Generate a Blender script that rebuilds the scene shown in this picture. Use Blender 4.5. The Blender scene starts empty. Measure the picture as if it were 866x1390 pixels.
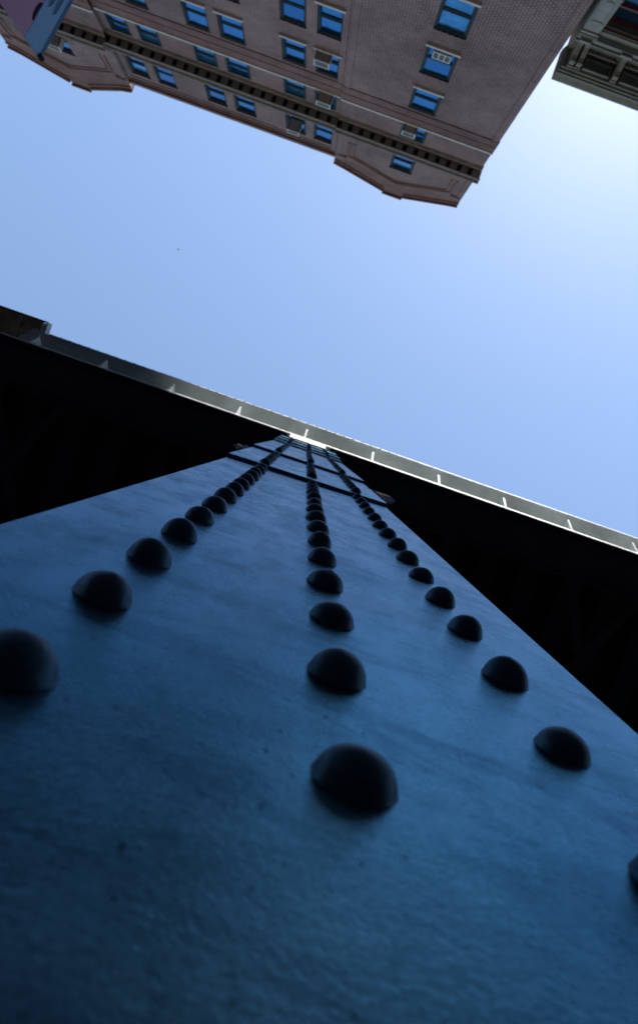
import bpy, math, random
from mathutils import Vector, Matrix
random.seed(7)
R_ = math.radians
S = bpy.context.scene
COL = S.collection

# ------------------------------------------------------------------ camera
cam_d = bpy.data.cameras.new('camera'); cam = bpy.data.objects.new('camera', cam_d); COL.objects.link(cam)
right = Vector((0.94452, -0.32792, -0.01877)); down = Vector((0.32641, 0.94347, -0.05773)); fwd = Vector((0.03664, 0.0484, 0.99816))
right.normalize(); fwd = (fwd - right * fwd.dot(right)).normalized(); down = fwd.cross(right)
cam.matrix_world = Matrix(((right.x, -down.x, -fwd.x, 0), (right.y, -down.y, -fwd.y, 0), (right.z, -down.z, -fwd.z, 0), (0, 0, 0, 1)))
cam_d.lens = 18.0; cam_d.sensor_fit = 'VERTICAL'; cam_d.sensor_height = 23.84; cam_d.sensor_width = 14.85
cam_d.shift_y = -45 / 1390
cam_d.clip_start = 0.01; cam_d.clip_end = 3000
cam_d.dof.use_dof = True; cam_d.dof.focus_distance = 1.2; cam_d.dof.aperture_fstop = 6.7
S.camera = cam

# ------------------------------------------------------------------ sky, sun, exposure
sun_dir = Vector((0.343, -1.0, 1.42)).normalized()       # towards the sun
elev = math.asin(sun_dir.z); az = math.atan2(sun_dir.x, sun_dir.y)
W = bpy.data.worlds.new('World'); S.world = W; W.use_nodes = True
nt = W.node_tree; sky = nt.nodes.new('ShaderNodeTexSky'); sky.sky_type = 'NISHITA'; sky.sun_disc = False
sky.sun_elevation = elev; sky.sun_rotation = az
sky.air_density = 1.3; sky.dust_density = 0.23; sky.ozone_density = 1.1; sky.altitude = 0
nt.links.new(sky.outputs[0], nt.nodes['Background'].inputs[0]); nt.nodes['Background'].inputs[1].default_value = 0.10
sd = bpy.data.lights.new('sun', 'SUN'); sd.energy = 4.5; sd.angle = R_(0.53); sd.color = (1, 0.97, 0.92)
so = bpy.data.objects.new('sun', sd); COL.objects.link(so); so.rotation_euler = sun_dir.to_track_quat('Z', 'Y').to_euler()
so.location = sun_dir * 100
S.render.engine = 'CYCLES'
S.view_settings.view_transform = 'Standard'; S.view_settings.look = 'None'; S.view_settings.exposure = 1.17; S.view_settings.gamma = 1
S.view_settings.use_curve_mapping = False

# ------------------------------------------------------------------ materials
def mat(name, col, rough=0.6, metal=0.0, spec=0.5, var=0.0, vscale=4.0, bump=0.0, bscale=20.0, ior=None):
    m = bpy.data.materials.new(name); m.use_nodes = True; t = m.node_tree; b = t.nodes['Principled BSDF']
    b.inputs['Base Color'].default_value = (*col, 1); b.inputs['Roughness'].default_value = rough
    b.inputs['Metallic'].default_value = metal; b.inputs['Specular IOR Level'].default_value = spec
    if ior: b.inputs['IOR'].default_value = ior
    tc = t.nodes.new('ShaderNodeTexCoord')
    if var:
        n = t.nodes.new('ShaderNodeTexNoise'); n.inputs['Scale'].default_value = vscale; n.inputs['Detail'].default_value = 8
        n.inputs['Roughness'].default_value = 0.65
        t.links.new(tc.outputs['Object'], n.inputs['Vector'])
        r = t.nodes.new('ShaderNodeValToRGB'); r.color_ramp.elements[0].position = .3; r.color_ramp.elements[1].position = .7
        r.color_ramp.elements[0].color = (*[c * (1 - var) for c in col], 1); r.color_ramp.elements[1].color = (*[min(1, c * (1 + var)) for c in col], 1)
        t.links.new(n.outputs['Fac'], r.inputs[0]); t.links.new(r.outputs[0], b.inputs['Base Color'])
    if bump:
        n = t.nodes.new('ShaderNodeTexNoise'); n.inputs['Scale'].default_value = bscale; n.inputs['Detail'].default_value = 6
        t.links.new(tc.outputs['Object'], n.inputs['Vector'])
        bp = t.nodes.new('ShaderNodeBump'); bp.inputs['Strength'].default_value = bump; bp.inputs['Distance'].default_value = 1.0 / bscale
        t.links.new(n.outputs['Fac'], bp.inputs['Height']); t.links.new(bp.outputs[0], b.inputs['Normal'])
    return m

def brick_mat(name, c1, c2, mortar, squash=1.0):
    m = bpy.data.materials.new(name); m.use_nodes = True; t = m.node_tree; b = t.nodes['Principled BSDF']; L = t.links.new
    b.inputs['Roughness'].default_value = .85; b.inputs['Specular IOR Level'].default_value = .25
    tc = t.nodes.new('ShaderNodeTexCoord'); sp = t.nodes.new('ShaderNodeSeparateXYZ'); L(tc.outputs['Object'], sp.inputs[0])
    ad = t.nodes.new('ShaderNodeMath'); L(sp.outputs[0], ad.inputs[0]); L(sp.outputs[1], ad.inputs[1])
    cb = t.nodes.new('ShaderNodeCombineXYZ'); L(ad.outputs[0], cb.inputs[0]); L(sp.outputs[2], cb.inputs[1])
    bt = t.nodes.new('ShaderNodeTexBrick'); L(cb.outputs[0], bt.inputs['Vector'])
    bt.inputs['Scale'].default_value = 1; bt.inputs['Brick Width'].default_value = .24; bt.inputs['Row Height'].default_value = .092
    bt.inputs['Mortar Size'].default_value = .014; bt.inputs['Mortar Smooth'].default_value = .2; bt.inputs['Bias'].default_value = -.1
    bt.inputs['Color1'].default_value = (*c1, 1); bt.inputs['Color2'].default_value = (*c2, 1); bt.inputs['Mortar'].default_value = (*mortar, 1)
    n = t.nodes.new('ShaderNodeTexNoise'); n.inputs['Scale'].default_value = .35; n.inputs['Detail'].default_value = 9; n.inputs['Roughness'].default_value = .7
    L(tc.outputs['Object'], n.inputs['Vector'])
    r = t.nodes.new('ShaderNodeValToRGB'); r.color_ramp.elements[0].position = .3; r.color_ramp.elements[1].position = .72
    r.color_ramp.elements[0].color = (.55, .53, .54, 1); r.color_ramp.elements[1].color = (1.2, 1.18, 1.16, 1); L(n.outputs['Fac'], r.inputs[0])
    mx = t.nodes.new('ShaderNodeMix'); mx.data_type = 'RGBA'; mx.blend_type = 'MULTIPLY'; mx.inputs[0].default_value = 1
    L(bt.outputs['Color'], mx.inputs[6]); L(r.outputs[0], mx.inputs[7])
    L(mx.outputs[2], b.inputs['Base Color'])
    bp = t.nodes.new('ShaderNodeBump'); bp.inputs['Strength'].default_value = .7; bp.inputs['Distance'].default_value = .012; bp.invert = True
    L(bt.outputs['Fac'], bp.inputs['Height']); L(bp.outputs[0], b.inputs['Normal'])
    return m

def paint_mat(name, col, rough, metal=1.0):
    """thick brushed enamel on old steel: orange peel, drips, grime streaks, specks"""
    m = bpy.data.materials.new(name); m.use_nodes = True; t = m.node_tree; b = t.nodes['Principled BSDF']; L = t.links.new
    tc = t.nodes.new('ShaderNodeTexCoord')
    def noise(scale, detail, vec=(1, 1, 1), rough_=.6, dist=0.0):
        mp = t.nodes.new('ShaderNodeMapping'); mp.inputs['Scale'].default_value = vec; L(tc.outputs['Object'], mp.inputs[0])
        n = t.nodes.new('ShaderNodeTexNoise'); n.inputs['Scale'].default_value = scale; n.inputs['Detail'].default_value = detail
        n.inputs['Roughness'].default_value = rough_; n.inputs['Distortion'].default_value = dist; L(mp.outputs[0], n.inputs['Vector']); return n
    def ramp(src, p0, p1, c0, c1):
        r = t.nodes.new('ShaderNodeValToRGB'); r.color_ramp.elements[0].position = p0; r.color_ramp.elements[1].position = p1
        r.color_ramp.elements[0].color = (*c0, 1); r.color_ramp.elements[1].color = (*c1, 1); L(src, r.inputs[0]); return r.outputs[0]
    def mul(a, c, fac=1.0):
        mx = t.nodes.new('ShaderNodeMix'); mx.data_type = 'RGBA'; mx.blend_type = 'MULTIPLY'; mx.inputs[0].default_value = fac
        L(a, mx.inputs[6]); L(c, mx.inputs[7]); return mx.outputs[2]
    base = ramp(noise(7, 8, (1, 1, .5)).outputs['Fac'], .3, .7, tuple(c * .8 for c in col), tuple(c * 1.15 for c in col))
    # grime wisps lying across the plate, coarse and fine
    g = ramp(noise(9, 10, (.5, 1, 1.6), .7, 1.2).outputs['Fac'], .33, .5, (.45, .47, .5), (1, 1, 1))
    g2 = ramp(noise(60, 6, (1, 1, .35), .7).outputs['Fac'], .28, .42, (.6, .6, .62), (1, 1, 1))
    sp = ramp(noise(150, 3, (1, 1, .6), .5).outputs['Fac'], .255, .285, (.12, .12, .12), (1, 1, 1))
    gr = ramp(noise(420, 4, (1, 1, .55), .75).outputs['Fac'], .3, .7, (.66, .68, .7), (1.25, 1.22, 1.2))
    wp = noise(3.2, 12, (.35, 1, 1.5), .78, 2.2)      # long scuffs and wipe marks across the plate
    sc = ramp(wp.outputs['Fac'], .40, .47, (.52, .54, .58), (1, 1, 1))
    rs = ramp(noise(26, 6, (1, 1, .3), .6).outputs['Fac'], .24, .31, (.55, .38, .3), (1, 1, 1))
    def specks(scale, rad, vec=(1, 1, 1)):
        mp = t.nodes.new('ShaderNodeMapping'); mp.inputs['Scale'].default_value = vec; L(tc.outputs['Object'], mp.inputs[0])
        v = t.nodes.new('ShaderNodeTexVoronoi'); v.inputs['Scale'].default_value = scale; L(mp.outputs[0], v.inputs['Vector'])
        n2 = noise(scale*2.2, 3); ad = t.nodes.new('ShaderNodeMath'); ad.operation = 'MULTIPLY_ADD'; ad.inputs[1].default_value = .16; L(n2.outputs['Fac'], ad.inputs[0]); L(v.outputs['Distance'], ad.inputs[2])
        sel = t.nodes.new('ShaderNodeSeparateColor'); L(v.outputs['Color'], sel.inputs[0])       # each chip its own size, many cells none
        a2 = t.nodes.new('ShaderNodeMath'); a2.operation = 'MULTIPLY_ADD'; a2.inputs[1].default_value = .22; L(sel.outputs[0], a2.inputs[0]); L(ad.outputs[0], a2.inputs[2])
        return ramp(a2.outputs[0], rad, rad+.035, (.10, .10, .11), (1, 1, 1))
    base = mul(mul(base, specks(84, .165, (1, 1, .6)), .9), specks(100, .185, (1, 1, .5)), .85)
    L(mul(mul(mul(mul(mul(mul(base, g, .9), g2, .8), sp, .95), gr, .8), sc, .6), rs, .7), b.inputs['Base Color'])
    rr = ramp(noise(14, 8, (1, 1, .5), .7).outputs['Fac'], .3, .7, (rough - .06,) * 3, (rough + .16,) * 3); L(rr, b.inputs['Roughness'])
    h1 = noise(9, 5, (1, 1, .6)); h2 = noise(230, 5, (.6, 1, 1), .6, .6); h3 = noise(600, 3)
    def bump(h, s, d, prev=None):
        bp = t.nodes.new('ShaderNodeBump'); bp.inputs['Strength'].default_value = s; bp.inputs['Distance'].default_value = d
        L(h.outputs['Fac'], bp.inputs['Height'])
        if prev: L(prev.outputs[0], bp.inputs['Normal'])
        return bp
    b3 = bump(h3, .6, .0004, bump(h2, .3, .0007, bump(h1, .25, .0025))); L(b3.outputs[0], b.inputs['Normal'])
    b.inputs['Specular IOR Level'].default_value = .5; b.inputs['Metallic'].default_value = metal; b.inputs['Specular Tint'].default_value = (.50, .66, .80, 1) if metal == 1 else (.25, .45, .6, 1)
    return m

M = dict(
 brick=brick_mat('brick', (.138, .078, .078), (.062, .040, .042), (.33, .29, .285)),
 brick2=brick_mat('weathered_brick', (.150, .082, .076), (.095, .055, .052), (.225, .175, .165)),
 terracotta=mat('terracotta', (.15, .082, .068), .8, var=.35, vscale=1.5, bump=.3, bscale=12),
 stone=mat('tan_stone', (.125, .108, .092), .8, var=.3, vscale=2, bump=.2, bscale=15),
 sill=mat('pale_sill_stone', (.40, .39, .36), .8, var=.2, vscale=3),
 frame=mat('window_frame', (.006, .024, .034), .5, spec=.3),
 glass=mat('window_glass', (.03, .25, .50), .06, metal=.92, var=.12, vscale=.8, bump=.04, bscale=2),
 glassb=mat('window_glass_deep', (.022, .20, .42), .08, metal=.92, bump=.05, bscale=2.5),
 glassc=mat('window_glass_pale', (.07, .30, .50), .12, metal=.85, var=.35, vscale=1.6, bump=.06, bscale=2),
 glass2=mat('dark_window_glass', (.03, .09, .16), .1, metal=.8),
 blind=mat('blind', (.35, .35, .33), .8),
 ac=mat('appliance_case', (.22, .21, .18), .6, var=.2, vscale=8),
 acf=mat('appliance_front', (.5, .53, .52), .5, var=.1, vscale=8),
 grille=mat('appliance_grille', (.12, .15, .15), .6),
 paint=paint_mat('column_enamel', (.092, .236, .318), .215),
 rivetshade=paint_mat('shaded_rivet_enamel', (.028, .072, .108), .36, .4),  # column paint darkened: the shade on the rivets is put into the colour
 dark=mat('shade_darkened_steel', (.035, .042, .058), .8, spec=.08, var=.4, vscale=3, bump=.3, bscale=25),  # shade under the deck put into a near-black steel colour
 fascia=mat('lit_pale_steel', (.60, .64, .64), .6, var=.32, vscale=1.6, bump=.2, bscale=20),  # same girder steel paled, sun and bounced light put into the colour
 bluegrey=mat('worn_blue_paint', (.16, .26, .34), .5, var=.2, vscale=20),
 glint=mat('painted_sun_glint', (.85, .86, .84), .8, var=.35, vscale=30, bump=.6, bscale=60),  # white that stands in for sunlight on small steel edges
 wood=mat('weathered_timber', (.60, .42, .27), .85, var=.5, vscale=6, bump=.4, bscale=15),
 grey=mat('painted_cornice_metal', (.135, .14, .115), .65, var=.3, vscale=3, bump=.15, bscale=15),
 greypale=mat('pale_grey_stone', (.18, .195, .18), .7, var=.2, vscale=4, bump=.15, bscale=15),
 soffit=mat('brown_soffit', (.12, .09, .07), .8, var=.3, vscale=3),
 redframe=mat('red_window_frame', (.14, .03, .025), .6),
 asphalt=mat('asphalt', (.05, .05, .052), .9, var=.3, vscale=2, bump=.3, bscale=60),
 concrete=mat('concrete', (.10, .10, .10), .85, var=.2, vscale=1.5, bump=.2, bscale=40),
 white=mat('road_paint', (.7, .7, .68), .7),
 signblue=mat('sign_blue', (.075, .24, .42), .5, var=.08, vscale=8),
 signdark=mat('sign_letter_blue', (.025, .10, .19), .6, spec=.2),
 signline=mat('sign_pale_line', (.30, .55, .70), .6, spec=.2),
 signred=mat('sign_red', (.32, .045, .11), .45, var=.12, vscale=6),
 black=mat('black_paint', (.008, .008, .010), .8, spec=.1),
 pole=mat('galvanised_steel', (.25, .26, .27), .45, metal=.6),
 roof=mat('roofing', (.08, .08, .08), .9),
 bird=mat('dark_feathers', (.04, .04, .045), .8),
)

# ------------------------------------------------------------------ mesh helpers
class MB:
    def __init__(s): s.v = []; s.f = []; s.sm = []
    def add(s, vs, fs, smooth=False):
        o = len(s.v); s.v += [tuple(p) for p in vs]; s.f += [tuple(i + o for i in f) for f in fs]; s.sm += [smooth] * len(fs); return s
    def box(s, x0, x1, y0, y1, z0, z1):
        return s.add([(x0,y0,z0),(x1,y0,z0),(x1,y1,z0),(x0,y1,z0),(x0,y0,z1),(x1,y0,z1),(x1,y1,z1),(x0,y1,z1)],
                     [(0,3,2,1),(4,5,6,7),(0,1,5,4),(1,2,6,5),(2,3,7,6),(3,0,4,7)])
    def prism(s, pts, axis, a, b):
        """pts: 2D outline; extruded along axis from a to b. axis x: (y,z); y: (x,z); z: (x,y)"""
        def P(p, t): return (t, p[0], p[1]) if axis == 'x' else (p[0], t, p[1]) if axis == 'y' else (p[0], p[1], t)
        n = len(pts); vs = [P(p, a) for p in pts] + [P(p, b) for p in pts]
        return s.add(vs, [tuple(range(n)), tuple(range(2*n-1, n-1, -1))] + [(i, i+n, (i+1) % n + n, (i+1) % n) for i in range(n)])
    def bar(s, p, q, w, h, up=(0, 0, 1)):
        p = Vector(p); q = Vector(q); d = (q - p).normalized(); u = Vector(up); u = (u - d * u.dot(d)).normalized(); r = d.cross(u)
        vs = [c + r * (sx * w / 2) + u * (sy * h / 2) for c in (p, q) for sx, sy in ((-1, -1), (1, -1), (1, 1), (-1, 1))]
        return s.add(vs, [(0,1,2,3),(7,6,5,4),(0,4,5,1),(1,5,6,2),(2,6,7,3),(3,7,4,0)])
    def tube(s, p, q, r0, r1=None, n=14):
        r1 = r0 if r1 is None else r1
        p = Vector(p); q = Vector(q); d = (q - p).normalized(); u = d.orthogonal().normalized(); w = d.cross(u)
        vs = [c + (u * math.cos(2*math.pi*i/n) + w * math.sin(2*math.pi*i/n)) * r for c, r in ((p, r0), (q, r1)) for i in range(n)]
        s.add(vs, [(i, (i+1) % n, (i+1) % n + n, i+n) for i in range(n)], True)
        return s.add(vs, [tuple(range(n-1, -1, -1)), tuple(range(n, 2*n))])
    def dome(s, c, nrm, r, h, n=28, m=10, jit=0.0, skirt=True):
        """button head on a plane with outward normal nrm; small paint fillet at its foot"""
        c = Vector(c); d = Vector(nrm).normalized(); u = d.orthogonal().normalized(); w = d.cross(u)
        prof = [(1.07, -.02), (1.045, .03), (1.015, .09)] if skirt else [(1.0, -.02)]
        prof += [(math.cos(math.pi/2*i/m), math.sin(math.pi/2*i/m) if i else .17 if skirt else 0) for i in range(0, m)]
        if skirt: prof[3] = (1.0, .16); prof = prof[:4] + [q for q in prof[4:] if q[1] > .2]
        ph = [random.uniform(0, 6.28) for _ in range(4)]; vs = []; fs = []
        for a, b in prof:
            for i in range(n):
                t = 2*math.pi*i/n
                k = 1 + jit * (math.sin(2*t + ph[0]) + .6*math.sin(3*t + ph[1] + b*2) + .4*math.sin(5*t + ph[2] + 3*b))
                vs.append(c + (u*math.cos(t) + w*math.sin(t)) * (r*a*k) + d * (h*b*(1 + jit*math.sin(t + ph[3]))))
        vs.append(c + d*h); N = len(prof)
        for j in range(N-1):
            for i in range(n): fs.append((j*n+i, j*n+(i+1) % n, (j+1)*n+(i+1) % n, (j+1)*n+i))
        for i in range(n): fs.append(((N-1)*n+i, (N-1)*n+(i+1) % n, len(vs)-1))
        return s.add(vs, fs, True)
    def mesh(s, name):
        me = bpy.data.meshes.new(name); me.from_pydata(s.v, [], s.f); me.polygons.foreach_set('use_smooth', s.sm); me.update(); return me
    def build(s, name, m, parent=None, bevel=0.0):
        o = bpy.data.objects.new(name, s.mesh(name)); COL.objects.link(o); o.data.materials.append(M[m])
        if parent: o.parent = parent
        if bevel:
            bv = o.modifiers.new('bevel', 'BEVEL'); bv.width = bevel; bv.segments = 2; bv.limit_method = 'ANGLE'
        return o
def tag(o, label=None, cat=None, group=None, kind=None):
    if label: o['label'] = label
    if cat: o['category'] = cat
    if group: o['group'] = group
    if kind: o['kind'] = kind
    return o
def empty(name, loc=(0, 0, 0)):
    o = bpy.data.objects.new(name, None); COL.objects.link(o); o.location = loc; o.empty_display_size = .2; return o
def rel(o):
    """mesh is written in world coordinates: bring it under its parent unchanged"""
    if o.parent: o.matrix_parent_inverse = Matrix.LocRotScale(o.parent.location, o.parent.rotation_euler, (1, 1, 1)).inverted()
    return o

GZ = -1.35      # street level (the camera is held 1.35 m up, at the origin)

# ------------------------------------------------------------------ ground
tag(MB().box(-400, 400, -400, 400, GZ-.6, GZ-.15).build('ground', 'asphalt'), kind='structure')
tag(MB().box(-400, 400, -12.2, 12.5, GZ-.149, GZ-.13).build('road', 'asphalt'), kind='structure')
tag(MB().box(-80, 80, -16.4, -12.2, GZ-.149, GZ).build('sidewalk', 'concrete'), kind='structure')
tag(MB().box(-80, 80, -.45, 1.0, GZ-.149, GZ).build('kerb', 'concrete'), kind='structure')
mk = MB()
for i in range(-12, 13): mk.box(i*6-1.5, i*6+1.5, -6.5, -6.38, GZ-.1299, GZ-.126)
tag(mk.build('road_markings', 'white'), kind='structure')

# ------------------------------------------------------------------ brick apartment block
BY = -15.9
bk = empty('brick_apartment_building', (-10, BY-8, GZ))
tag(bk, 'tall dark red brick building with a dentilled cornice, peaked end bays and paired sash windows', 'building')
XL, XA, XB, XR = -23.6, -16.05, -3.6, 4.13
rows = [(42.2, 44.65), (38.2, 39.95), (34.3, 36.62), (30.72, 33.15), (27.2, 29.65), (23.7, 26.15), (20.2, 22.65), (16.7, 19.15)]
colsC = [(-15.68, -14.56), (-14.1, -12.98), (-11.2, -10.03), (-9.55, -8.32), (-6.57, -5.42), (-4.97, -3.83)]
def openings(cols):
    out = []
    for x0, x1 in cols:
        for z0, z1 in rows: out.append((x0, x1, z0, z1))
    return out
def wall(mb, x0, x1, z0, z1, y, ops, depth=.24):
    xs = sorted({x0, x1, *[o[0] for o in ops], *[o[1] for o in ops]}); zs = sorted({z0, z1, *[o[2] for o in ops], *[o[3] for o in ops]})
    inside = lambda x, z: any(a < x < b and c < z < d for a, b, c, d in ops)
    for i in range(len(xs)-1):
        for j in range(len(zs)-1):
            if inside((xs[i]+xs[i+1])/2, (zs[j]+zs[j+1])/2): continue
            mb.add([(xs[i], y, zs[j]), (xs[i+1], y, zs[j]), (xs[i+1], y, zs[j+1]), (xs[i], y, zs[j+1])], [(3, 2, 1, 0)])
    for a, b, c, d in ops:
        k = y - depth
        mb.add([(a,y,c),(b,y,c),(b,y,d),(a,y,d),(a,k,c),(b,k,c),(b,k,d),(a,k,d)], [(0,1,5,4),(1,2,6,5),(2,3,7,6),(3,0,4,7)])
w = MB()
YC, YP, YQ = BY, BY+.07, BY+.22          # centre, right pavilion, left pavilion faces
ops_c = openings(colsC); ops_r = openings([(-.42, .88)]); ops_l = openings([(-20.2, -18.9)])
wall(w, XA, XB, GZ, 45.9, YC, ops_c); wall(w, XB, XR, GZ, 46.0, YP, ops_r); wall(w, XL, XA, GZ, 45.9, YQ, ops_l)
w.add([(XA,YQ,GZ),(XA,YC,GZ),(XA,YC,45.9),(XA,YQ,45.9)], [(0,1,2,3)]); w.add([(XB,YP,GZ),(XB,YC,GZ),(XB,YC,45.9),(XB,YP,45.9)], [(3,2,1,0)])
w.add([(XR,YP,GZ),(XR,BY-16,GZ),(XR,BY-16,46),(XR,YP,46)], [(3,2,1,0)])
w.add([(XL,YQ,GZ),(XL,BY-16,GZ),(XL,BY-16,45.9),(XL,YQ,45.9)], [(0,1,2,3)])
w.add([(XL,BY-16,GZ),(XR,BY-16,GZ),(XR,BY-16,46),(XL,BY-16,46)], [(0,1,2,3)])
rel(w.build('wall', 'brick', bk))
# gabled parapets: outline polygons with their own thickness
def gable(x0, x1, y, zb, pkh):
    c = (x0+x1)/2; h = (x1-x0)/2; pk = zb + pkh
    pts = [(x0, zb), (x0, zb+.62), (x0+.7, zb+.95), (c-.64, pk-.36), (c-.64, pk), (c+.64, pk), (c+.64, pk-.36), (x1-.7, zb+.95), (x1, zb+.62), (x1, zb)]
    g = MB().prism(pts, 'y', y-.4, y-.001); rel(g.build('gable_parapet', 'brick2', bk))
    cp = MB()
    for a, b in zip(pts[1:-2], pts[2:-1]):
        if abs(a[0]-b[0]) < 1e-6: continue
        cp.bar((a[0], y-.15, a[1]+.06), (b[0], y-.15, b[1]+.06), .62, .13, (0, 0, 1))
        if not (abs(a[0]-(c-.64)) < .01): cp.bar((a[0], y+.01, a[1]-.32), (b[0], y+.01, b[1]-.32), .14, .1, (0, 0, 1))
    rel(cp.build('coping', 'terracotta', bk))
    fr = MB()      # raised frame of the blind panel
    for off, t in ((0, .10), (.28, .07)):
        path = [(x0+.75+off, zb-2.9), (x0+.75+off, zb-.95-off*.6), (c, zb+.75-off*1.1), (x1-.75-off, zb-.95-off*.6), (x1-.75-off, zb-2.9)]
        for a, b in zip(path[:-1], path[1:]): fr.bar((a[0], y+.03, a[1]), (b[0], y+.03, b[1]), .07, t, (0, 1, 0) if a[0] == b[0] else (0, 0, 1))
    for i, zz in enumerate((zb-.75, zb-.5)): fr.box(x0+.1, x0+.7, y, y+.05, zz, zz+.08); fr.box(x1-.7, x1-.1, y, y+.05, zz, zz+.08)
    rel(fr.build('panel_moulding', 'terracotta', bk))
gable(XB, XR, YP, 46.0, 2.75); gable(XL, XA, YQ, 45.9, 3.1)
# centre parapet courses and coping
c = MB()
for z0, z1, p in ((44.98, 45.06, .04), (45.32, 45.42, .07), (45.62, 45.92, .14)): c.box(XA, XB, YC-.3, YC+p, z0, z1)
rel(c.build('coping', 'terracotta', bk))
rel(MB().box(XL+.1, XR-.1, BY-15.9, BY-.5, 45.2, 45.4).build('roof', 'roof', bk))
# string courses
c = MB(); d = MB(); e_ = MB()
for x0, x1, y in ((XL, XA, YQ), (XA, XB, YC), (XB, XR, YP)):
    a, b = (x0-.03 if x0 == XL else x0), (x1+.03 if x1 == XR else x1)
    c.box(a, b, y-.1, y+.09, 38.05, 38.2)
    d.box(a, b, y-.1, y+.045, 36.78, 36.88); d.box(a, b, y-.1, y+.03, 36.88, 37.42); d.box(a, b, y-.1, y+.055, 37.42, 37.5); d.box(a, b, y-.1, y+.04, 37.5, 38.05)
    e_.box(a, b, y-.1, y+.03, 13.0, 13.3)
rel(c.build('sill_course', 'sill', bk)); rel(d.build('corbel_course', 'brick2', bk)); rel(e_.build('lower_course', 'brick2', bk))
# narrow brick pilasters where the bays meet
c = MB()
for x, y in ((XB-.28, YC), (XA+.02, YC), (XB+.08, YP), (XR-.33, YP), (XA-.33, YQ), (XL+.05, YQ)): c.box(x, x+.26, y-.1, y+.035, GZ, 36.77); c.box(x, x+.26, y-.1, y+.035, 42.0, 45.3)
rel(c.build('pilaster', 'brick', bk))
# main cornice
cn = MB()
for x0, x1, y in ((XL, XA, YQ), (XA, XB, YC), (XB, XR, YP)):
    a, b = (x0-.5 if x0 == XL else x0), (x1+.12 if x1 == XR else x1)
    a2, b2 = (x0-.12 if x0 == XL else x0), (x1+.05 if x1 == XR else x1)
    cn.box(a2, b2, y-.1, y+.05, 40.12, 40.2); cn.box(a2, b2, y-.1, y+.10, 40.2, 40.27); cn.box(a2, b2, y-.1, y+.07, 40.27, 40.899)
    cn.box(a, b, y+.456, y+.50, 40.50, 40.9); cn.box(a, b, y+.50, y+.53, 40.78, 40.9); cn.box(a, b, y-.1, y+.53, 40.9, 40.95); cn.box(a, b, y+.53, y+.58, 40.86, 41.0); cn.box(a, b, y-.1, y+.53, 40.95, 41.0)
    cn.prism([(y-.1, 41.0), (y+.56, 41.0), (y-.1, 41.12)], 'x', a, b)
cno = rel(cn.build('cornice', 'stone', bk)); cno.data.materials.append(M['stone'])
n = 0; x = XL+.1
mod = MB().prism([(0, 0), (.375, 0), (.375, .40), (0, .40)], 'x', 0, .36).mesh('modillion'); mod.materials.append(M['stone'])
while x < XR-.3:
    y = YQ if x < XA-.2 else YC if x < XB-.2 else YP
    o = bpy.data.objects.new('modillion', mod); COL.objects.link(o); o.parent = cno
    o.matrix_parent_inverse = Matrix.Translation(Vector(bk.location)).inverted() @ Matrix.Identity(4); o.matrix_parent_inverse = Matrix.Identity(4)
    o.location = (x, y+.08, 40.50); x += .592; n += 1
# windows -------------------------------------------------------------
def win_mesh(wd, ht, lift=0.0):
    """double-hung sash; local origin at lower left of the opening, y=0 glass plane"""
    f = MB(); t = .095
    f.box(0, t, -.05, .1, 0, ht); f.box(wd-t, wd, -.05, .1, 0, ht); f.box(t, wd-t, -.05, .1, 0, t); f.box(t, wd-t, -.05, .1, ht-t, ht)
    m = ht*.5
    f.box(t, wd-t, -.02, .045, m-.035, m+.035)
    for a, b, y in ((t, m-.035, .0), (m+.035, ht-t, .035)):
        f.box(t, t+.05, y-.02, y+.03, a, b); f.box(wd-t-.05, wd-t, y-.02, y+.03, a, b); f.box(t+.05, wd-t-.05, y-.02, y+.03, a, a+.05); f.box(t+.05, wd-t-.05, y-.02, y+.03, b-.05, b)
    g = MB(); g.box(t+.05, wd-t-.05, -.012, -.002, t+.05, m-.085); g.box(t+.05, wd-t-.05, .023, .033, m+.085, ht-t-.05)
    s = MB().box(-.06, wd+.06, -.05, .24+.07, -.13, .0)
    return f, g, s
cache = {}
def window(x0, x1, z0, z1, y):
    key = (round(x1-x0, 2), round(z1-z0, 2))
    if key not in cache:
        f, g, s = win_mesh(x1-x0, z1-z0)
        a, b, c_ = f.mesh('window'), g.mesh('pane'), s.mesh('sill'); a.materials.append(M['frame']); b.materials.append(M['glass']); c_.materials.append(M['sill'])
        cache[key] = (a, b, c_)
    a, b, c_ = cache[key]
    o = bpy.data.objects.new('window', a); COL.objects.link(o); o.parent = bk; o.location = Vector((x0, y-(.09 if abs(z0-38.2) < .01 else .18), z0+.001)) - Vector(bk.location)
    p = bpy.data.objects.new('pane', b); COL.objects.link(p); p.parent = o; p.material_slots[0].link = 'OBJECT'; p.material_slots[0].material = M[random.choice(['glass', 'glassb', 'glassc', 'glass'])]; p.rotation_euler = (random.uniform(-.012, .012), 0, random.uniform(-.006, .006))
    if abs(z0-38.2) > .01:
        q = bpy.data.objects.new('sill', c_); COL.objects.link(q); q.parent = o
    return o
for a in ops_c: window(*a, YC)
for a in ops_r: window(*a, YP)
for a in ops_l: window(*a, YQ)
# backing behind the windows so that no sky shows round a sash
rel(MB().box(XL+.3, XR-.3, BY-.75, BY-.7, 14, 45).build('inner_wall', 'black', bk))

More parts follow.
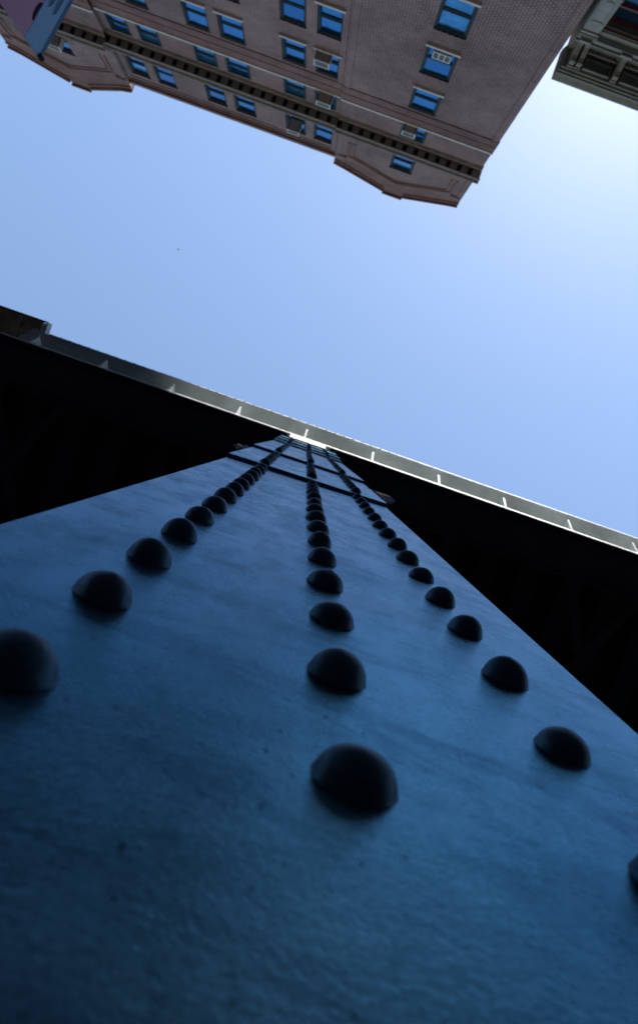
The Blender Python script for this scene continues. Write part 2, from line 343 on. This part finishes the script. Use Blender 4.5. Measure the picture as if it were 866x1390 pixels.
# air conditioners ----------------------------------------------------
def ac(x0, x1, yface, z0, h, proj, label, bays=1):
    r = empty('window_air_conditioner', ((x0+x1)/2, yface, z0)); tag(r, label, 'air conditioner', 'air conditioners in the windows of the brick building')
    hw = (x1-x0)/2
    b = MB().box(-hw, hw, -.14, proj-.03, .012, h)
    for i in range(7): b.box(-hw-.004, -hw, .02+i*.05, .05+i*.05, .08, h-.08); b.box(hw, hw+.004, .02+i*.05, .05+i*.05, .08, h-.08)
    b.build('case', 'ac', r, .008)
    f = MB(); t = .045
    f.box(-hw-.01, hw+.01, proj-.03, proj+.01, 0, t); f.box(-hw-.01, hw+.01, proj-.03, proj+.01, h-t, h+.01)
    for i in range(bays+1):
        xx = -hw + i*(2*hw-t)/bays; f.box(xx, xx+t, proj-.03, proj+.008, t, h-t)
    f.build('front_frame', 'acf', r)
    g = MB()
    k = int((h-2*t)/.03)
    for i in range(k): g.box(-hw+t, hw-t, proj-.03, proj-.01, t+i*.03, t+i*.03+.018)
    g.build('grille', 'grille', r)
    b = MB(); b.bar((-hw+.05, .0, -.14), (-hw+.05, proj-.1, -.01), .03, .02); b.bar((hw-.05, .0, -.14), (hw-.05, proj-.1, -.01), .03, .02)
    b.build('support_bracket', 'frame', r)
ac(-4.9, -4.2, YC, 34.32, .5, .50, 'boxy tan air conditioner two floors below the cornice, in the right window of a pair')
ac(-4.72, -4.0, YC, 38.22, .45, .55, 'air conditioner just below the cornice at the right window of the centre pair')
ac(-6.35, -5.65, YC, 43.25, .45, .50, 'air conditioner in the top storey between the cornice and the straight roof edge')
ac(-.12, .62, YP, 30.95, .5, .10, 'air conditioner with a front of three small panes in the single-window bay', 3)
ac(-.33, .35, YP, 38.22, .5, .42, 'air conditioner with a tan underside just below the cornice in the single-window bay')
ac(-19.75, -19.05, YQ, 42.65, .55, .55, 'white framed air conditioner beside the tip of the blue and red sign')

# ------------------------------------------------------------------ neighbour with ornate cornice
nb = empty('ornate_grey_building', (12, BY-8, GZ))
tag(nb, 'lower building with a green-grey bracketed metal cornice right of the brick one', 'building')
X0, X1, NT = 4.32, 22.0, 28.2
NY = BY
wops = []
bay = 2.95
k = 0
while X0+.62+k*bay+2.2 < X1: 
    for z in (23.2, 19.0, 14.8): wops.append((X0+.62+k*bay, X0+.62+k*bay+2.33, z, z+3.2))
    k += 1
w = MB(); wall(w, X0, X1, GZ, NT, NY, wops, .5)
w.add([(X0,NY,GZ),(X0,NY-16,GZ),(X0,NY-16,NT),(X0,NY,NT)], [(0,1,2,3)]); w.add([(X1,NY,GZ),(X1,NY-16,GZ),(X1,NY-16,NT),(X1,NY,NT)], [(3,2,1,0)])
w.add([(X0,NY-16,GZ),(X1,NY-16,GZ),(X1,NY-16,NT),(X0,NY-16,NT)], [(0,1,2,3)])
rel(w.build('wall', 'greypale', nb)); rel(MB().box(X0, X1, NY-16, NY, NT, NT+.1).build('roof', 'roof', nb))
for a, b, c_, d in wops:
    f = MB(); y = NY-.5
    f.box(a, b, y-.05, y+.08, c_, c_+.1); f.box(a, b, y-.05, y+.08, d-.1, d); f.box(a, a+.1, y-.05, y+.08, c_, d); f.box(b-.1, b, y-.05, y+.08, c_, d)
    f.box(a, b, y-.03, y+.10, d-.95, d-.86); f.box((a+b)/2-.04, (a+b)/2+.04, y-.03, y+.05, c_, d-.95)
    o = rel(f.build('window', 'redframe', nb))
    g = MB().box(a+.1, b-.1, y-.02, y-.01, c_+.1, d-.1).build('pane', 'glass2', o)
    g = MB().box(a+.02, b-.02, y+.1, NY-.05, d-.06, d-.002); g.box(a+.02, b-.02, y+.28, y+.33, d-.1, d-.06); g.build('window_soffit', 'soffit', o)
k = 0
while X0+k*bay < X1:
    x = X0+k*bay; p = MB()
    p.box(x+.02, x+.58, NY, NY+.10, GZ, 26.55)
    for z in (25.2, 23.6, 21.4): p.box(x+.08, x+.13, NY+.1, NY+.13, z-.9, z+.65); p.box(x+.47, x+.52, NY+.1, NY+.13, z-.9, z+.65); p.box(x+.08, x+.52, NY+.1, NY+.13, z+.6, z+.65); p.box(x+.08, x+.52, NY+.1, NY+.13, z-.95, z-.9)
    p.box(x, x+.6, NY, NY+.15, 24.35, 24.4); p.dome((x+.3, NY+.1, 24.75), (0, 1, 0), .13, .06, 16, 5, 0, False)
    p.box(x-.01, x+.61, NY, NY+.16, 26.42, 26.55); p.box(x-.03, x+.63, NY, NY+.2, 26.55, 26.62)
    rel(p.build('pilaster', 'greypale', nb)); k += 1
a = MB(); a.box(X0-.02, X1, NY, NY+.22, 26.621, 26.8); a.box(X0-.04, X1, NY, NY+.30, 26.8, 26.86)
for k_ in range(int((X1-X0)/1.475)): a.box(X0+.1+k_*1.475, X0+.5+k_*1.475, NY+.22, NY+.34, 26.66, 26.8)
rel(a.build('architrave', 'greypale', nb))
cn = MB()
cn.box(X0-.02, X1, NY, NY+.12, 26.861, 27.7)
cn.box(X0-.05, X1, NY, NY+.78, 27.70, 27.80); cn.box(X0-.1, X1, NY, NY+.86, 27.80, 27.9); cn.box(X0-.12, X1, NY, NY+.92, 27.9, 28.05)
cn.prism([(NY, 28.05), (NY+.92, 28.05), (NY+1.02, 28.2), (NY+1.02, 28.3), (NY, 28.4)], 'x', X0-.14, X1)
cno = rel(cn.build('cornice', 'grey', nb))
cons = []
k = 0; x = X0+.14
while x < X1-.6:
    cons += [x, x+.26] if k % 2 == 0 else [x+.13]
    x += 1.475; k += 1
for xx in cons:
    wd = .17 if True else .2
    p = MB().prism([(NY+.12, 26.95), (NY+.2, 26.93), (NY+.26, 27.1), (NY+.5, 27.32), (NY+.62, 27.36), (NY+.7, 27.46), (NY+.7, 27.6), (NY+.12, 27.6)], 'x', xx, xx+wd)
    for j in range(3): p.box(xx+.02+j*.05, xx+.045+j*.05, NY+.2, NY+.24, 26.98, 27.2)
    p.box(xx-.03, xx+wd+.03, NY+.12, NY+.74, 27.6, 27.699)
    p.tube((xx-.01, NY+.63, 27.43), (xx+wd+.01, NY+.63, 27.43), .075)
    p.build('console', 'grey', cno)
seg = [(X0+.14+.43+.02, X0+.14+1.475+.1)]
x = X0+.14; k = 0
while x < X1-2:
    a, b = (x+.5, x+1.475+.05) if k % 2 == 0 else (x+.4, x+1.475-.1)
    m = int((b-a)/.12); dn = MB(); pl = MB()
    for j in range(m): dn.box(a+j*.12+.02, a+j*.12+.085, NY+.12, NY+.26, 27.3, 27.4)
    dn.box(a, b, NY+.12, NY+.22, 27.4, 27.46)
    pl.box(a+.02, b-.02, NY+.12, NY+.16, 26.92, 27.0); pl.box(a+.02, b-.02, NY+.12, NY+.15, 27.16, 27.22)
    pl.box(a+.03, b-.03, NY+.3, NY+.34, 27.56, 27.699); pl.box(a+.03, b-.03, NY+.64, NY+.68, 27.56, 27.699); pl.box(a+.03, a+.07, NY+.34, NY+.64, 27.56, 27.699); pl.box(b-.07, b-.03, NY+.34, NY+.64, 27.56, 27.699)
    x += 1.475; k += 1
    dn.build('dentil_band', 'grey', cno); pl.build('frieze_panel', 'grey', cno)

# ------------------------------------------------------------------ the rest of the street, outside the picture
def block(x0, x1, y0, y1, h, label, m):
    o = empty('street_building', ((x0+x1)/2, (y0+y1)/2, GZ)); tag(o, label, 'building')
    face = y1 if y1 < 0 else y0; s_ = 1 if y1 < 0 else -1
    rel(MB().box(x0, x1, y0, y1, GZ, h).build('wall', m, o)); rel(MB().box(x0, x1, min(face, face+.4*s_), max(face, face+.4*s_), h-.5, h+.1).build('cornice', 'stone', o))
    wm = MB(); z = 2.5
    while z < h-3:
        x = x0+1
        while x < x1-2: wm.box(x, x+1.1, min(face, face+.03*s_), max(face, face+.03*s_), z, z+1.9); x += 2.4
        z += 3.4
    rel(wm.build('windows', 'glass2', o))
block(-75, -24.5, BY-14, BY, 17, 'low brick building further left along the street', 'brick2')
block(22.3, 80, BY-14, BY, 24, 'brick building further right along the street', 'brick2')
block(-80, 80, 16, 30, 22, 'long brick row behind the viaduct', 'brick2')
block(-110, -90, -14, 14, 20, 'brick building closing the left end of the street', 'brick2')
block(95, 115, -14, 14, 20, 'brick building closing the right end of the street', 'brick2')

# ------------------------------------------------------------------ elevated railway
el = empty('elevated_railway', (0, .25, 7.5)); el.rotation_euler = (0, 0, .010)
tag(el, 'black riveted steel viaduct overhead with a pale outer ledge along its edge', 'elevated railway')
EX0, EX1 = -60, 60
def ep(mb, name, m, parent=None, bevel=0): return rel(mb.build(name, m, parent or el, bevel))
# All pieces below are in street coordinates; the whole structure is then turned by its root
g = MB()
g.box(EX0, EX1, .232, .248, 7.515, 8.15)                                   # web
ep(g, 'girder_web', 'fascia')
ep(MB().box(EX0, EX1, .0445, .40, 7.503, 7.525), 'bottom_flange', 'fascia')
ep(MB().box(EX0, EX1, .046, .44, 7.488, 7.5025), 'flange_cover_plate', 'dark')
ep(MB().prism([(.036, 7.499), (.0305, 7.53), (.035, 7.531), (.044, 7.5025)], 'x', EX0, EX1), 'flange_lip', 'fascia')
g = MB()
g.box(EX0, -.55, .115, .448, 7.468, 7.4875); g.box(.925, EX1, .115, .448, 7.468, 7.4875)
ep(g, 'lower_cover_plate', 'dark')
g = MB(); g.box(EX0, EX1, .07, .084, 7.478, 7.4878)
ep(g, 'flange_angle', 'dark')
# pale ledge
ep(MB().box(EX0, EX1, -.108, .2319, 8.15, 8.158), 'ledge_plate', 'fascia')
ep(MB().prism([(-.104, 8.085), (-.1125, 8.088), (-.1165, 8.165), (-.108, 8.165)], 'x', EX0, EX1), 'ledge_edge_angle', 'fascia')
for i in range(42): ep(MB().dome((-3.2+i*.1, -.1125, 8.12), (0, -1, 0), .010, .007, 8, 3, 0, False), 'ledge_rivet', 'dark')
for i in range(-14, 15):
    x = .012 + i*.699
    b = MB().prism([(.2315, 7.527), (.05, 7.527), (-.05, 7.76), (.02, 7.86), (.2315, 7.95)], 'x', x-.008, x+.008)
    b.prism([(.05, 7.527), (-.05, 7.76), (-.055, 7.757), (.040, 7.53)], 'x', x-.0085, x+.0085)
    ep(b, 'ledge_bracket', 'fascia')
# deck, cross beams, and unseen inner girders added to block light
g = MB(); g.box(EX0, EX1, .252, 9.6, 8.15, 8.3)
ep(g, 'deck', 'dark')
g = MB()
for y in (2.2, 4.2, 6.2): g.box(EX0, EX1, y-.01, y+.01, 7.4, 8.149); g.box(EX0, EX1, y-.15, y+.15, 7.38, 7.4)
g.box(EX0, EX1, 9.3, 9.32, 7.4, 8.15); g.box(EX0, EX1, 9.1, 9.5, 7.38, 7.4)
ep(g, 'light_block_girder', 'dark')
g = MB()
for i in range(-3, 4):
    x = .07 + i*15; g.box(x-.012, x+.012, .46, 9.3, 7.0, 8.1499); g.box(x-.2, x+.2, .46, 9.3, 6.98, 7.0)
ep(g, 'cross_girder', 'dark')
for i in range(-6, 7):
    x = i*2.0+.9
    for a, b in ((.30, 2.18), (2.22, 4.18)):
        ep(MB().bar((x, a, 7.62), (x+.9, b, 7.62), .09, .012), 'lateral_brace', 'dark'); ep(MB().bar((x+.9, a, 7.60), (x, b, 7.60), .09, .012), 'lateral_brace', 'dark')
g = MB()
for i in range(-30, 31): g.box(i*.45-.11, i*.45+.11, .26, 9.2, 7.99, 8.149)
ep(g, 'ties', 'dark')
# conduit with clamps along the inner flange edge
ep(MB().tube((EX0, .47, 7.46), (EX1, .47, 7.46), .011), 'conduit', 'dark')
for i in range(-6, 7):
    x = .4 + i*.70
    b = MB()
    for j in range(7):
        a0, a1 = math.pi*j/7, math.pi*(j+1)/7
        b.bar((x+.06*math.cos(a0), .455-.05*math.sin(a0), 7.463), (x+.06*math.cos(a1), .455-.05*math.sin(a1), 7.463), .01, .014)
    ep(b, 'conduit_clamp', 'dark')
# gusset plates with rivets either side of the column
for x0, x1, xr, zb_ in ((-.52, -.2, -.425, 5.8), (.36, .88, .69, 5.6)):
    kp = ep(MB().prism([(x0, 6.78), (x0, 6.3 if x0 < 0 else zb_), (xr+.06, zb_), (x1, 6.3 if x0 > 0 else zb_), (x1, 6.78)], 'y', .27, .282), 'gusset_plate', 'dark')
    for j in range(5): ep(MB().dome((xr, .27, zb_+.08+j*.15), (0, -1, 0), .026, .024, 14, 5), 'gusset_rivet', 'bluegrey', kp)

# timber platform end on the left
tp = empty('timber_walkway', (-4, -.1, 8)); tag(tp, 'brown timber walkway end with pale steel end bracket above the ledge at the left', 'walkway')
zt = 7.95; k = zt/7.5
g = MB()
rel(MB().box(-7.5, -2.87, -.2, .06, zt+.041, zt+.06).build('deck_sheet', 'wood', tp))
for j in range(8): rel(MB().box(-7.5, -2.86-.0*j, -.208+j*.033, -.208+j*.033+.029, zt, zt+.04).build('plank', 'wood', tp))
rel(MB().box(-7.5, -2.835, -.222, -.2085, zt-.015, zt+.12).build('front_board', 'dark', tp))
for xx in (-3.08, -3.7, -4.4): rel(MB().box(xx-.012, xx+.012, -.2, .07, zt-.05, zt-.001).build('cleat', 'wood', tp))
rel(MB().prism([(-2.832, -.2), (-2.80, -.2), (-2.81, -.12), (-2.84, -.075), (-2.90, -.03), (-2.93, .03), (-3.04, .02), (-3.02, -.015), (-2.97, -.04), (-2.94, -.10), (-2.90, -.125), (-2.86, -.10)], 'z', zt-.03, zt-.005).build('end_bracket', 'glint', tp))  # white colour stands in for sun on the end steel
rel(MB().box(-2.812, -2.802, -.215, -.10, zt-.03, zt+.1).build('end_plate', 'glint', tp))

# ------------------------------------------------------------------ riveted column
co = empty('riveted_steel_column', (.07, .139, GZ)); co.rotation_euler = (0, 0, -.006)
tag(co, 'massive blue painted steel column with three rows of domed rivets rising from beside the lens', 'column')
CX0, CX1, CD = -.195, .331, .139
def cp(mb, name, m='paint', bevel=0): return rel(mb.build(name, m, co, bevel))
cp(MB().box(CX0, CX1, CD, CD+.016, GZ, 7.47), 'front_plate', 'paint', .002)
g = MB()
g.box(CX0+.02, CX0+.035, CD+.016, CD+.46, GZ, 7.45); g.box(CX1-.035, CX1-.02, CD+.016, CD+.46, GZ, 7.45)
g.box(CX0+.035, CX0+.12, CD+.017, CD+.03, GZ, 7.45); g.box(CX1-.12, CX1-.035, CD+.017, CD+.03, GZ, 7.45)
cp(g, 'side_channel', 'paint', .002)
cp(MB().box(CX0, CX1, CD+.46, CD+.476, GZ, 7.45), 'back_plate', 'paint', .002)
cp(MB().box(CX0-.15, CX1+.15, CD-.10, CD+.60, GZ, GZ+.05), 'base_plate', 'paint', .004)
steps = [(2.43, .42, .012), (3.52, .3, .012), (5.75, .2, .012), (6.12, .2, .012), (6.85, .1, .010)]
y = CD; lev = []
for i, (z, sl, t) in enumerate(steps):
    e = .0015*(i+1)
    xc = .068
    m = MB(); z0, z1 = z+sl*(CX0-xc), z+sl*(CX1-xc); ya, yb = y-t, y-.0002
    m.add([(CX0-e,ya,z0),(CX1+e,ya,z1),(CX1+e,yb,z1),(CX0-e,yb,z0),(CX0-e,ya,7.46),(CX1+e,ya,7.46),(CX1+e,yb,7.46),(CX0-e,yb,7.46)],
          [(0,3,2,1),(4,5,6,7),(0,1,5,4),(1,2,6,5),(2,3,7,6),(3,0,4,7)])
    o = cp(m, 'cover_plate', 'paint', .0012)
    lev.append((z, sl, y-t)); y -= t
def face_y(x, z):
    yy = CD
    for z0, sl, v in lev:
        if z > z0+sl*(x-.068): yy = v
    return yy
# cap, and white facets added at the head as painted sun glints
cp(MB().box(CX0+.04, CX1-.05, .05, .2, 7.462, 7.485), 'cap_plate', 'glint', .002)
m = MB(); x = -.125
while x < .225:
    w_ = random.uniform(.018, .045); zb_ = random.uniform(7.27, 7.36); yt = random.uniform(.034, .046)
    m.add([(x, .066, zb_), (x+w_, .066, zb_+random.uniform(-.03, .03)), (x+w_, yt, 7.461), (x, yt, 7.461), (x, .079, zb_+.02), (x+w_, .079, zb_+.02), (x+w_, .079, 7.461), (x, .079, 7.461)],
          [(0,3,2,1),(4,5,6,7),(0,1,5,4),(1,2,6,5),(2,3,7,6),(3,0,4,7)]); x += w_*random.uniform(.6, 1.1)
cp(m, 'sun_glint_facets', 'glint')
# rivets
protos = []
for i in range(9):
    me = MB().dome((0, 0, 0), (0, -1, 0), .0183*random.uniform(.97, 1.03), .0176*random.uniform(.9, 1.06), 40, 14, random.uniform(.012, .032)).mesh('rivet'); me.materials.append(M['rivetshade']); protos.append(me)
slots = []
for rx in (-.0865, .0705, .2242):
    z = .336-.15*11
    while z < 7.3:
        ok = all(abs(z-(z0+sl*(rx-.068))) > .022 for z0, sl, _ in lev)
        if ok and abs(z-.186) > .01: slots.append((rx, z))
        z += .15 if z < 2.6 else .125

slots = [(rx + random.uniform(-.0015, .0015), z + random.uniform(-.002, .002)) for rx, z in slots]
slots.sort(key=lambda q: (q[1] < -.02 or q[1] > 9, abs(q[1])))       # largest in the photo first
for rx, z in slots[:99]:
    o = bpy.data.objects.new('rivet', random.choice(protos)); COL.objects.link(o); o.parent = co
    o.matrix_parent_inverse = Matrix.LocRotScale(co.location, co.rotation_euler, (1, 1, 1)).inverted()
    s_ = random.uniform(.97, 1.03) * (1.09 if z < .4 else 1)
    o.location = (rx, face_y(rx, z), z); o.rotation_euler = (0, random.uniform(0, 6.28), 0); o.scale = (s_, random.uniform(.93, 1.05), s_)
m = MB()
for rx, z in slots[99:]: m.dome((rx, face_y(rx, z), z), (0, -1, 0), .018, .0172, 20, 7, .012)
tag(cp(m, 'rivets', 'rivetshade'), kind='stuff')

# ------------------------------------------------------------------ hanging sign
sg = empty('hanging_street_sign', (-2.35, -2.5, GZ)); tag(sg, 'red sign panel with pale blue top band hanging in the top left corner', 'sign')
A = Vector((-2.4315, -1.75, 5.2497)); U = Vector((.193, -.981, 0)).normalized(); N = Vector((.981, .193, 0)).normalized()   # N faces the street camera side
def on(u, d, o=0): return A + U*u - Vector((0, 0, d)) + N*o
def slab(mb, pts, o0, o1):
    n = len(pts); vs = [on(a, b, o0) for a, b in pts] + [on(a, b, o1) for a, b in pts]
    mb.add(vs, [tuple(range(n)), tuple(range(2*n-1, n-1, -1))] + [(i, i+n, (i+1) % n+n, (i+1) % n) for i in range(n)]); return mb
rel(slab(MB(), [(0, .285), (.9, .285), (.9, 2.0), (0, 2.0)], -.012, 0).build('red_panel', 'signred', sg))
rel(slab(MB(), [(0, 0), (.9, 0), (.9, .2848), (0, .2848)], -.012, .001).build('blue_band', 'signblue', sg))
def ell(cu, cd, ru, rd, tilt=0, n=28): 
    return [(cu + ru*math.cos(t)*math.cos(tilt) - rd*math.sin(t)*math.sin(tilt), cd + ru*math.cos(t)*math.sin(tilt) + rd*math.sin(t)*math.cos(tilt)) for t in [2*math.pi*i/n for i in range(n)]]
def glyph(parts, o0, o1, m, name):
    mb = MB()
    for p in parts: slab(mb, p, o0, o1)
    rel(mb.build(name, m, sg))
# the big pale figure 8 / loops on the band, darker inside a pale outline
glyph([ell(.345, .215, .1, .035), ell(.345, .125, .1, .035)], .0012, .003, 'signline', 'letter_outline')
glyph([ell(.345, .215, .09, .026), ell(.345, .125, .09, .026)], .0032, .005, 'signdark', 'letter')
glyph([[(0.0, .0), (.9, .0), (.9, .045), (0.0, .045)]], .0012, .002, 'signdark', 'top_stripe')
arc = [(.17 + .06*math.cos(t), .298 + .035*math.sin(t)) for t in [math.pi*i/16 for i in range(17)]]
glyph([arc], .0005, .004, 'black', 'dark_mark')
mb = MB(); mb.box(-.012, .012, -.012, .012, -.04, .03)
o = mb.build('clip', 'black', sg); rel(o); o.data.transform(Matrix.Translation(on(.01, .01, 0)))
pb = on(1.05, 0)
rel(MB().tube((pb.x, pb.y, GZ), (pb.x, pb.y, 5.3), .06, .045).build('post', 'pole', sg))
mb = MB(); mb.tube(on(.85, .1, -.02), on(1.05, .1, 0), .015); mb.tube(on(.85, 1.8, -.02), on(1.05, 1.8, 0), .015); rel(mb.build('arm', 'pole', sg))

# ------------------------------------------------------------------ bird
bd = empty('bird', (0, 0, 0))
tag(bd, 'tiny dark bird flying alone in the open blue sky', 'bird')
mb = MB(); mb.tube((-.14, 0, 0), (.1, 0, 0), .02, .05, 8); mb.tube((.1, 0, 0), (.17, 0, 0), .045, .012, 8)
mb.prism([(-.14, 0), (-.26, .05), (-.26, -.05)], 'z', -.005, .005)
mb.build('body', 'bird', bd)
for s in (1, -1):
    mb = MB().add([(.06, .03*s, 0), (.08, .2*s, .06), (-.02, .38*s, .03), (-.03, .18*s, .05), (-.06, .03*s, 0), (.0, .2*s, .07)], [(0, 1, 5), (1, 2, 5), (2, 3, 5), (3, 4, 5), (4, 0, 5)])
    mb.build('wing', 'bird', bd)
bd.location = (-20.5, -15.2, 90); bd.rotation_euler = (0, 0, 2.2); bd.scale = (.55, .55, .55)
